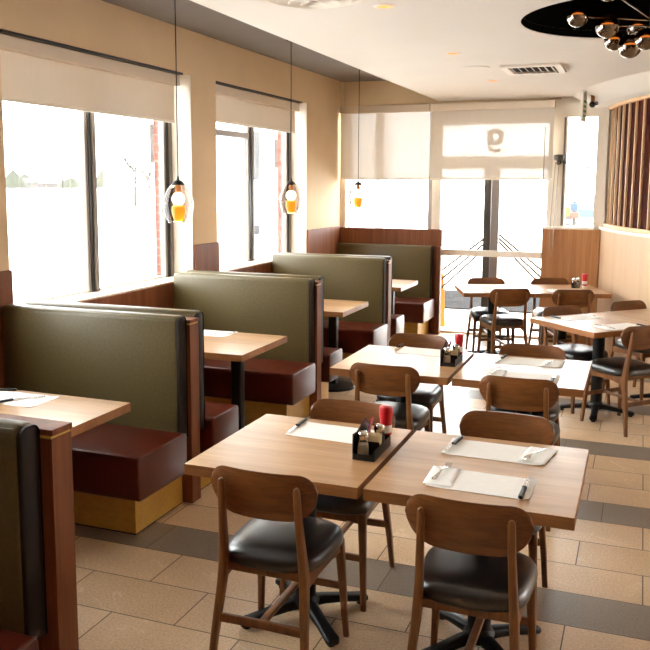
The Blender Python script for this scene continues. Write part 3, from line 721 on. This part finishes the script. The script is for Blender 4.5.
# condiment caddies
def shaker(x, y, z, label, fill, sc=1.0):
    t = thing('shaker', label, 'shaker', (x, y, z), 0, 'salt and pepper shakers in caddies')
    t.scale = (1, 1, 1.2)
    bm = nb(); lathe(bm, [(.016*sc, 0), (.020*sc, .004), (.0205*sc, .03), (.017*sc, .055), (.016*sc, .062)], 16); obj('glass_body', bm, 'clear_glass', t)
    bm = nb(); lathe(bm, [(.014*sc, .002), (.0185*sc, .006), (.018*sc, .028), (.015*sc, .046)], 16); obj('contents', bm, fill, t)
    bm = nb(); lathe(bm, [(.0175*sc, .062), (.0185*sc, .064), (.0185*sc, .078), (.015*sc, .086), (.006*sc, .089)], 16); obj('cap', bm, 'chrome', t)
    return t
def ketchup(x, y, z, label):
    t = thing('ketchup_bottle', label, 'bottle', (x, y, z), 0, 'red ketchup bottles')
    bm = nb(); lathe(bm, [(.022, 0), (.0225, .004), (.0225, .03)], 24); obj('cap', bm, 'red_label', t)
    bm = nb(); prof = [(.021, .03), (.026, .038), (.026, .075), (.024, .09), (.0265, .105), (.029, .13), (.029, .148), (.026, .155), (.01, .157)]
    lathe(bm, prof, 24); obj('body', bm, 'red_plastic', t)
    bm = nb(); lathe(bm, [(.0263, .045), (.0266, .046), (.0266, .075), (.0255, .078)], 24, cap0=False, cap1=False); obj('label_band', bm, 'red_label', t)
    return t
def caddy(x, y, where, back=1):
    t = thing('condiment_caddy', 'black condiment caddy ' + where, 'caddy', (x, y, .7502), 0, 'condiment caddies')
    hx, hy = .046, .115
    bm = nb(); box(bm, -hx, hx, -hy, hy, 0, .004); obj('tray', bm, 'black_plastic', t)
    bm = nb()
    rings = [[(sx_, -hy, 0), (sx_, -hy, .105), (sx_, -hy+.05, .10), (sx_, .02, .125), (sx_, .05, .13), (sx_, hy, .06), (sx_, hy, 0)] for sx_ in (-hx, -hx+.004)]
    loft(bm, rings); obj('side_plate', bm, 'black_plastic', t, .001)
    bm = nb(); box(bm, hx-.004, hx, -hy, hy, .004, .042); obj('side_plate', bm, 'black_plastic', t, .001)
    for yy in (-hy, hy-.004):
        bm = nb(); box(bm, -hx+.004, hx-.004, yy, yy+.004, .004, .024 if yy < 0 else .045); obj('end_plate', bm, 'black_plastic', t, .001)
    bm = nb(); box(bm, -hx+.004, hx-.004, -.036, -.033, .004, .055); obj('partition', bm, 'black_plastic', t)
    shaker(x-.012, y-.08, .7545, 'salt shaker at the near end of the caddy ' + where, 'salt', 1.25)
    shaker(x+.018, y+.045, .7545, 'pepper shaker behind the sugar packets in the caddy ' + where, 'pepper', 1.25)
    for k in range(7):
        bm = nb(); bmesh.ops.create_cube(bm, size=1, matrix=Matrix.Rotation(.14*(k % 3-1)*.4, 4, 'X') @ Matrix.Rotation(.1*(k % 2), 4, 'Y') @ Matrix.Diagonal((.05, .0032, .070, 1)))
        sg = obj('sugar_packet', bm, 'sugar', smooth=False); sg.location = (x+.012, y-.027+k*.0065, .7545+.040)
        tag(sg, 'cream sugar packet standing in the caddy ' + where, 'sugar packet', 'sugar packets standing in the caddy ' + where)
    bm = nb(); bmesh.ops.create_cube(bm, size=1, matrix=Matrix.Rotation(.25, 4, 'Y') @ Matrix.Diagonal((.004, .045, .075, 1)))
    pk = obj('sweetener_packet', bm, 'pink_packet', smooth=False); pk.location = (x-.028, y+.058, .7545+.085); tag(pk, 'dark pink sweetener packet leaning in the caddy ' + where, 'packet', 'pink packets in caddies')
    ketchup(x+.012, y+.155, .7502, 'red ketchup bottle behind the caddy ' + where)
caddy(-.982, 3.185, 'on the front left table'); caddy(-1.045, 5.02, 'on the middle left table')
pk = B4 + u4*1.33 + v4*.45
ketchup(pk.x, pk.y, .7502, 'red ketchup bottle on the far table against the curved wall')
shaker(pk.x-.07, pk.y+.03, .7502, 'salt shaker beside the ketchup on the far table', 'salt', 1.2); shaker(pk.x-.11, pk.y-.01, .7502, 'pepper shaker beside the ketchup on the far table', 'pepper', 1.2)

# ============================================================ LIGHTS AND CEILING FITTINGS
def make_pendant():
    t = thing('pendant_lamp', 'x', 'pendant lamp')
    bm = nb(); tube(bm, [(0, 0, 0), (.001, 0, -.4), (-.001, 0, -.8), (0, 0, -1.22)], .004, 8); obj('cord', bm, 'cord_black', t)
    bm = nb(); lathe(bm, [(.045, 0), (.045, -.015), (.01, -.02)], 20); obj('ceiling_rose', bm, 'cord_black', t)
    bm = nb(); lathe(bm, [(.006, -1.2150), (.010, -1.2400), (.030, -1.2500), (.046, -1.2700), (.047, -1.2750)], 24, cap0=False); obj('cap', bm, 'cord_black', t)
    prof = [(.044, -1.2680), (.070, -1.3000), (.092, -1.3450), (.104, -1.3850), (.106, -1.4200), (.100, -1.4550), (.086, -1.5000), (.070, -1.5300)]
    bm = nb(); lathe(bm, prof, 40, cap0=False, cap1=False); sh = obj('glass_shade', bm, 'smoky_glass', t)
    bm = nb(); lathe(bm, [(.070, -1.5280), (.0722, -1.5305), (.070, -1.5330)], 40, cap0=False, cap1=False); obj('shade_rim', bm, 'clear_glass', sh)
    bm = nb(); lathe(bm, [(.018, -1.2750), (.020, -1.3150), (.016, -1.3250)], 16); obj('socket', bm, 'panel_wood_tan', t)
    bm = nb(); sphere(bm, (0, 0, -1.3700), .044, 20, 14, 1.05); obj('bulb', bm, 'bulb_white', t)
    bm = nb(); lathe(bm, [(.030, -1.4100), (.046, -1.4250), (.047, -1.4550), (.038, -1.5000), (.028, -1.5220)], 20); obj('amber_reflection', bm, 'amber_glow', t)  # glowing piece standing in for the bulb's orange reflection in the shade
    return t
pend0 = make_pendant(); pg = 'smoky glass pendants over the booth tables'
pl = ['nearest smoky glass pendant lamp, hanging before the first window', 'middle smoky glass pendant lamp, at the right jamb of the second window', 'farthest smoky glass pendant lamp, before the far left blind']
for i, y in enumerate((5.11, 7.045, 8.91)):
    if i == 0: pend0.location = (-2.995, y, 3.098); pend0['label'] = pl[0]; pend0['group'] = pg
    else: dup(pend0, (-2.965 if i == 1 else -2.945, y, 3.098), 0, pl[i], pg)
for y in (5.11, 7.045, 8.91):
    ld = bpy.data.lights.new('pendant_light', 'POINT'); ld.energy = 3; ld.color = (1, .75, .45); ld.shadow_soft_size = .05
    lo = bpy.data.objects.new('pendant_light', ld); C.objects.link(lo); lo.location = (-2.975, y, 3.098-1.56)
# globe chandelier
ch = thing('globe_chandelier', 'cluster chandelier of half mirrored glass globes in the black round ceiling recess', 'chandelier', (0, 5.5, 3.13))
bm = nb(); lathe(bm, [(.09, 0), (.09, -.03), (.02, -.035), (.015, -.37)], 24); obj('stem', bm, 'black_plastic', ch)
globes = [(-.405, 5.22, 2.80, .070), (-.243, 5.30, 2.748, .076), (-.215, 5.62, 2.715, .068), (-.118, 5.45, 2.65, .078), (-.085, 5.62, 2.785, .070), (-.03, 5.30, 2.665, .070), (-.235, 5.05, 2.90, .07), (.12, 5.7, 2.70, .07), (.20, 5.35, 2.78, .07), (.35, 5.55, 2.72, .07)]
globes = [(x, y, z, r*.88) for x, y, z, r in globes]
for x, y, z, r in globes:
    lx, ly, lz = x, y-5.5, z-3.13
    bm = nb(); prof = [(r*math.cos(a_), lz + r*math.sin(a_)) for a_ in [math.radians(-89+(89)*k/10) for k in range(11)]]
    lathe(bm, prof, 28, lx, ly, cap0=True, cap1=False); gm = obj('mirrored_globe', bm, 'dark_chrome', ch)
    bm = nb(); prof = [(r*.999*math.cos(a_), lz + r*.999*math.sin(a_)) for a_ in [math.radians(89*k/10) for k in range(11)]]
    lathe(bm, prof, 28, lx, ly, cap0=False, cap1=True); obj('glass_half', bm, 'globe_glass', gm)
    bm = nb(); lathe(bm, [(.01, lz-.004), (r*.55, lz+.002), (r*.5, lz+.014), (.012, lz+.02)], 20, lx, ly); obj('glow_ring', bm, 'ring_glow', gm)
    e = Vector((lx, ly, lz)); s_ = Vector((0, 0, -.36 if lz < -.34 else -.33)); d = (s_-e).normalized()
    bm = nb(); tube(bm, [e+d*r*.97, s_], .0045, 8); obj('arm', bm, 'steel', ch)
# ceiling fittings
def downlight(x, y, label):
    t = thing('downlight', label, 'ceiling light', (x, y, CZ), 0, 'small recessed ceiling downlights')
    bm = nb(); lathe(bm, [(.042, -.004), (.062, -.003), (.065, -.0005)], 28, cap0=False, cap1=False); obj('trim_ring', bm, 'ceiling_paint', t)
    bm = nb(); lathe(bm, [(.055, -.0035), (.03, -.0025), (.005, -.002)], 28, cap0=False); obj('glow', bm, 'downlight_glow', t)
for y, l in ((4.708, 'orange glowing downlight nearest the top edge'), (6.54, 'orange glowing downlight between nearest and farthest, mid ceiling'), (8.37, 'farthest dim orange downlight near the far blind')): downlight(-1.412, y, l)
t = thing('air_diffuser', 'round white air diffuser at the top edge of the view', 'air vent', (-1.70, 4.36, CZ))
for k, (r_, z_) in enumerate(((.27, -.006), (.205, -.022), (.14, -.034), (.075, -.044))):
    bm = nb(); lathe(bm, [(r_, z_+.002), (r_-.004, z_), (r_-.05, z_+.018)], 48, cap0=False, cap1=False); obj('ring', bm, 'white_frame', t)
bm = nb(); lathe(bm, [(.03, -.047), (.005, -.048)], 24, cap0=False); obj('centre_disc', bm, 'white_frame', t)
t = thing('air_vent', 'square white louvred air vent in the ceiling', 'air vent', (-.935, 7.60, CZ))
bm = nb()
for a_ in ((-.25, .25, -.27, -.21), (-.25, .25, .21, .27), (-.25, -.19, -.21, .21), (.19, .25, -.21, .21)): box(bm, *a_, -.022, 0)
obj('frame', bm, 'white_frame', t, .006)
boxobj('backing', -.19, .19, -.21, .21, -.003, -.001, 'lamp_grey', t)
for k in range(7):
    bm = nb(); bmesh.ops.create_cube(bm, size=1, matrix=Matrix.Translation((-.165+k*.055, 0, -.016)) @ Matrix.Rotation(.7, 4, 'Y') @ Matrix.Diagonal((.05, .42, .003, 1))); obj('louvre', bm, 'white_frame', t, smooth=False)
t = thing('ceiling_speaker', 'faint round white speaker grille between the downlights and the vent', 'speaker', (-1.39, 7.40, CZ))
bm = nb(); lathe(bm, [(.115, -.001), (.112, -.006), (.10, -.008), (.005, -.008)], 40, cap0=False); obj('grille', bm, 'ceiling_paint', t)
# exit sign and camera at the far right corner
t = thing('exit_sign', 'thin white sign with green markings hanging from the ceiling above the entry window', 'sign', (-.64, 9.55, CZ), math.radians(-6))
boxobj('panel', -.014, .014, -.11, .11, -.33, -.03, 'white_frame', t, .003)
bm = nb(); 
for z_ in (-.27, -.22, -.17, -.12): box(bm, .0145, .016, -.085, .08, z_-.012, z_+.012)
obj('green_marking', bm, 'green_letters', t); boxobj('mount', -.03, .03, -.05, .05, -.03, 0, 'white_frame', t, .004)
t = thing('security_camera', 'small black dome camera beside the green marked sign', 'camera', (-.55, 9.55, CZ))
bm = nb(); lathe(bm, [(.03, 0), (.03, -.03), (.02, -.04), (.02, -.12)], 24, cap1=True); obj('mount', bm, 'panel_wood_tan', t)
bm = nb(); sphere(bm, (0, 0, -.15), .034); obj('dome', bm, 'black_plastic', t)
bm = nb(); tube(bm, [(0, 0, -.15), (.05, -.03, -.14)], .02, 14); obj('lens_hood', bm, 'black_plastic', t)
# door closer bracket with thin rod, cord chain at right blind
t = thing('door_hold_bracket', 'metal knob bracket with a thin rod on the white post right of the far blind', 'bracket', (-.925, 10.14, 2.14))
bm = nb(); lathe(bm, [(.018, -.08), (.03, -.06), (.02, -.035), (.055, -.02), (.06, .02), (.05, .035), (.01, .04)], 24); obj('knob', bm, 'bronze_frame', t)
bm = nb(); tube(bm, [(0, 0, -.04), (.33, -.06, -.115)], .006, 8); sphere(bm, (.33, -.06, -.115), .014, 12, 8); obj('rod', bm, 'bronze_frame', t)
bm = nb(); tube(bm, [(-.03, -.06, -.05), (-.05, -.16, -.70), (-.055, -.17, -1.0), (-.035, -.17, -1.14), (-.015, -.17, -1.0), (-.01, -.16, -.7), (.01, -.06, -.05)], .004, 6); obj('bead_chain', bm, 'grey_frame', t)

# sign seen through the blind (mirrored figure nine on the glass transom)
bm = nb()
def ring_stroke(bm, cx, cz, r, wd, a0, a1, n=28, close=False, y0=0, y1=.01, sx_=1.0, sz=1.0):
    rings = []
    for k in range(n+1):
        a_ = a0+(a1-a0)*k/n; c_, s_ = math.cos(a_), math.sin(a_)
        rings.append([(cx+(r+dr)*c_*sx_, yy, cz+(r+dr)*s_*sz) for dr, yy in ((-wd, y0), (wd, y0), (wd, y1), (-wd, y1))])
    loft(bm, rings, cap=not close)
ring_stroke(bm, 0, .05, .070, .033, 0, 2*PI, close=True)
rings = []
for x, z, wd in ((-.070, .06, .033), (-.072, 0, .033), (-.068, -.05, .033), (-.050, -.090, .032), (-.018, -.113, .028), (.025, -.115, .025), (.072, -.096, .022)):
    rings.append((x, z, wd))
pts = []
for k, (x, z, wd) in enumerate(rings):
    a = rings[max(k-1, 0)]; b_ = rings[min(k+1, len(rings)-1)]; d = Vector((b_[0]-a[0], b_[1]-a[1])).normalized(); n_ = Vector((-d.y, d.x))
    pts.append([(x+n_.x*wd, 0, z+n_.y*wd), (x-n_.x*wd, 0, z-n_.y*wd), (x-n_.x*wd, .01, z-n_.y*wd), (x+n_.x*wd, .01, z+n_.y*wd)])
loft(bm, pts)
o = obj('door_numeral', bm, 'lamp_grey'); o.location = (-1.672, FY+.038, 2.345); tag(o, 'round bold figure on the glass above the door, seen through the blind', 'sign')

# ============================================================ OUTSIDE
bm = nb(); box(bm, -260, 260, -40, 420, -.30, -.14); tag(obj('snowy_ground', bm, 'snow', smooth=False), 'white snowy ground stretching away outside the windows', 'snow')['kind'] = 'stuff'
o = boxobj('outdoor_paving', -8, 4, 10.5, 12.3, -.14, -.03, 'paving'); tag(o, 'grey paving just outside the glass door', 'paving'); struct(o)
o = boxobj('asphalt_strip', -9, 4, 12.5, 14.6, -.14, -.02, 'asphalt'); tag(o, 'dark asphalt strip outside beyond the door paving', 'road'); struct(o)
o = boxobj('wall_lamp', -4.03, -3.976, 6.40, 6.55, 2.01, 2.345, 'lamp_grey', bevel=.01); tag(o, 'grey box lamp on the brick outside the nearest window', 'wall lamp', 'outdoor wall lamps')
o = boxobj('wall_lamp', -4.03, -3.976, 9.06, 9.21, 2.01, 2.345, 'lamp_grey', bevel=.01); tag(o, 'grey box lamp on the brick outside the second window', 'wall lamp', 'outdoor wall lamps')
def tree(x, y, h, r, label, kind=0):
    t = thing('distant_tree', label, 'tree', (x, y, -.14), 0, 'bare trees across the snow')
    bm = nb(); tube(bm, [(0, 0, 0), (0, 0, h*.35), (.1, 0, h*.75)], [.14, .1, .05], 8); obj('trunk', bm, 'tree_bark', t)
    bm = nb(); rnd = random.Random(int(x*7+y*3))
    for k in range(16 if kind == 0 else 1):
        if kind: lathe(bm, [(r, h*.1), (r*.75, h*.35), (r*.45, h*.65), (.02, h)], 12); break
        a_ = rnd.uniform(0, 2*PI); z0 = h*rnd.uniform(.3, .7); l_ = r*rnd.uniform(.6, 1)
        p0 = Vector((.05, 0, z0)); p1 = p0+Vector((math.cos(a_)*l_*.6, math.sin(a_)*l_*.6, l_*.5)); p2 = p0+Vector((math.cos(a_)*l_, math.sin(a_)*l_, l_*1.1))
        tube(bm, [p0, p1, p2], [.05, .035, .015], 5)
        for q in (-1, 1): tube(bm, [p1, p1+Vector((q*l_*.3, rnd.uniform(-.3, .3)*l_, l_*.4))], [.025, .01], 5)
    obj('branches' if kind == 0 else 'foliage', bm, 'tree_bark' if kind == 0 else 'tree_leaves', t)
for q, d_, h_, r_, l_, k_ in ((-.654, 60, 4.2, 2.2, 'small bare tree in the snow, nearest outside the first window', 0), (-.632, 72, 4.2, 1.6, 'slender bare tree in the snow, right of the nearest bare one', 0),
          (-.706, 190, 5.5, 3.2, 'dark conifer on the horizon just right of the window mullion', 1), (-.862, 185, 5.5, 4, 'low conifer at the far left of the snow field', 1), (-.841, 240, 5, 6, 'rounded conifer left of the light pole outside', 1),
          (-.76, 190, 3.4, 5, 'far conifer right of the light pole outside', 1), (-.535, 190, 5, 3.6, 'conifer on the horizon outside the second window', 1), (-.520, 225, 7, 3.4, 'taller conifer on the horizon outside the second window', 1)): tree(q*d_, d_, h_, r_, l_, k_)
t = thing('light_pole', 'light pole with crossarm far out across the snow', 'street light', (-.7745*140, 140, -.14))
bm = nb(); tube(bm, [(0, 0, 0), (0, 0, 3.9)], [.12, .08], 8); obj('pole', bm, 'tree_bark', t); boxobj('crossarm', -1.0, 1.0, -.1, .1, 3.8, 3.98, 'tree_bark', t)
def house(x, y, wd, h, label):
    t = thing('distant_house', label, 'house', (x, y, -.14), .4, 'houses on the horizon')
    boxobj('walls', -wd, wd, -3, 3, 0, h, 'house_wall', t)
    bm = nb(); loft(bm, [[(xx, -3.4, h), (xx, 3.4, h), (xx, 0, h+1.6)] for xx in (-wd-.4, wd+.4)]); obj('roof', bm, 'house_roof', t, smooth=False)
house(-.852*215, 215, 5, 1.6, 'low house on the horizon, farthest left'); house(-.805*235, 235, 6, 1.4, 'low house on the horizon behind the light pole'); house(-.50*215, 215, 6, 1.8, 'low house on the horizon outside the second window')
def car(x, y, rz, label):
    t = thing('parked_car', label, 'car', (x, y, -.14), rz, 'cars parked outside')
    bm = nb(); P = [(-2.1, .35), (-2.1, .75), (-1.2, .92), (-.6, 1.38), (.9, 1.40), (1.6, .98), (2.1, .9), (2.15, .35)]
    rings = []
    for y_, s_ in ((-.85, .93), (-.75, 1), (.75, 1), (.85, .93)): rings.append([(px, y_, .35+(pz-.35)*s_) for px, pz in P])
    loft(bm, rings); obj('body', bm, 'car_paint', t)
    bm = nb(); 
    for s_ in (-.815, .80): loft(bm, [[(-1.0, y_, .95), (-.55, y_, 1.30), (.85, y_, 1.32), (1.35, y_, .98)] for y_ in (s_-.04, s_+.055)])
    obj('side_windows', bm, 'car_glass', t)
    for wx in (-1.35, 1.35):
        for wy in (-.78, .78):
            bm = nb(); bmesh.ops.create_cone(bm, cap_ends=True, segments=20, radius1=.34, radius2=.34, depth=.2, matrix=Matrix.Translation((wx, wy, .34)) @ Matrix.Rotation(PI/2, 4, 'X')); obj('wheel', bm, 'black_plastic', t)
car(-2.75, 45, PI/2, 'silver car parked outside behind the small entry window')
def sign(x, y, z0, z1, wd, mat, label):
    t = thing('outdoor_sign', label, 'sign', (x, y, -.14), 0, 'bright signs outside the entry window')
    boxobj('board', -wd, wd, -.05, .05, z0, z1, mat, t, .01); bm = nb(); tube(bm, [(0, .06, 0), (0, .06, z0+.2)], .04, 8); obj('post', bm, 'lamp_grey', t)
sign(-1.75, 22, 1.17, 1.41, .07, 'sign_yellow', 'upright yellow sign outside the entry window'); sign(-1.62, 22.4, 1.33, 1.50, .09, 'sign_blue', 'blue sign outside the entry window, highest of them')
sign(-1.575, 22, 1.13, 1.28, .11, 'sign_red', 'orange red sign outside the entry window, below the blue one'); sign(-1.715, 21.9, 1.0, 1.12, .11, 'sign_grey', 'grey sign outside the entry window, lowest of them')
t = thing('caution_stand', 'yellow folding stand outside the left edge of the glass door', 'floor stand', (-2.41, 10.8, -.03), .3)
for s_ in (-1, 1):
    bm = nb(); loft(bm, [rect_ring((0, s_*.16, .0), .05, .008, r=.3), rect_ring((0, s_*.02, .70), .03, .008, r=.3)]); obj('leaf', bm, 'sign_yellow', t)
t = thing('brace_rods', 'thin pale brace rods forming a peak behind the glass door', 'rods', (-1.68, 10.42, -.03))
for dx in (-1, 1):
    for k in range(3):
        bm = nb(); tube(bm, [(dx*.02*k, .05*k, 1.30-.07*k), (dx*(.80-.02*k), .05*k, .66-.10*k)], .015, 6); obj('rod', bm, 'rod_paint', t)
bm = nb(); tube(bm, [(0, .05, 0), (0, .05, 1.36)], .02, 10); obj('post', bm, 'lamp_grey', t)
t = thing('neighbour_building', 'pale building front with thin columns outside the far left window', 'building', (-11.5, 30, -.14))
boxobj('walls', -6, 3, 0, 4, 0, 7, 'snow', t)
for k in range(5): boxobj('column', -2.6+k*1.25, -2.45+k*1.25, -.5, 0, 0, 7, 'sign_grey', t)
for k, x in enumerate((-6.25, -5.65)):
    t = thing('patio_chair', 'pale metal patio chair outside the far left window, ' + ('left one' if k == 0 else 'right one'), 'chair', (x, 20, -.14), .2+k*.5, 'patio chairs outside')
    bm = nb()
    for a_ in ((-.22, -.2), (.22, -.2), (-.22, .2), (.22, .2)): tube(bm, [(a_[0], a_[1], 0), (a_[0], a_[1], .45 if a_[1] < 0 else 1.05)], .014, 8)
    tube(bm, [(-.22, .2, 1.05), (-.12, .2, 1.12), (.12, .2, 1.12), (.22, .2, 1.05)], .014, 8); tube(bm, [(-.22, .2, .85), (.22, .2, .85)], .014, 8); obj('frame', bm, 'bronze_frame', t)
    boxobj('seat', -.23, .23, -.22, .22, .44, .46, 'bronze_frame', t, .005)
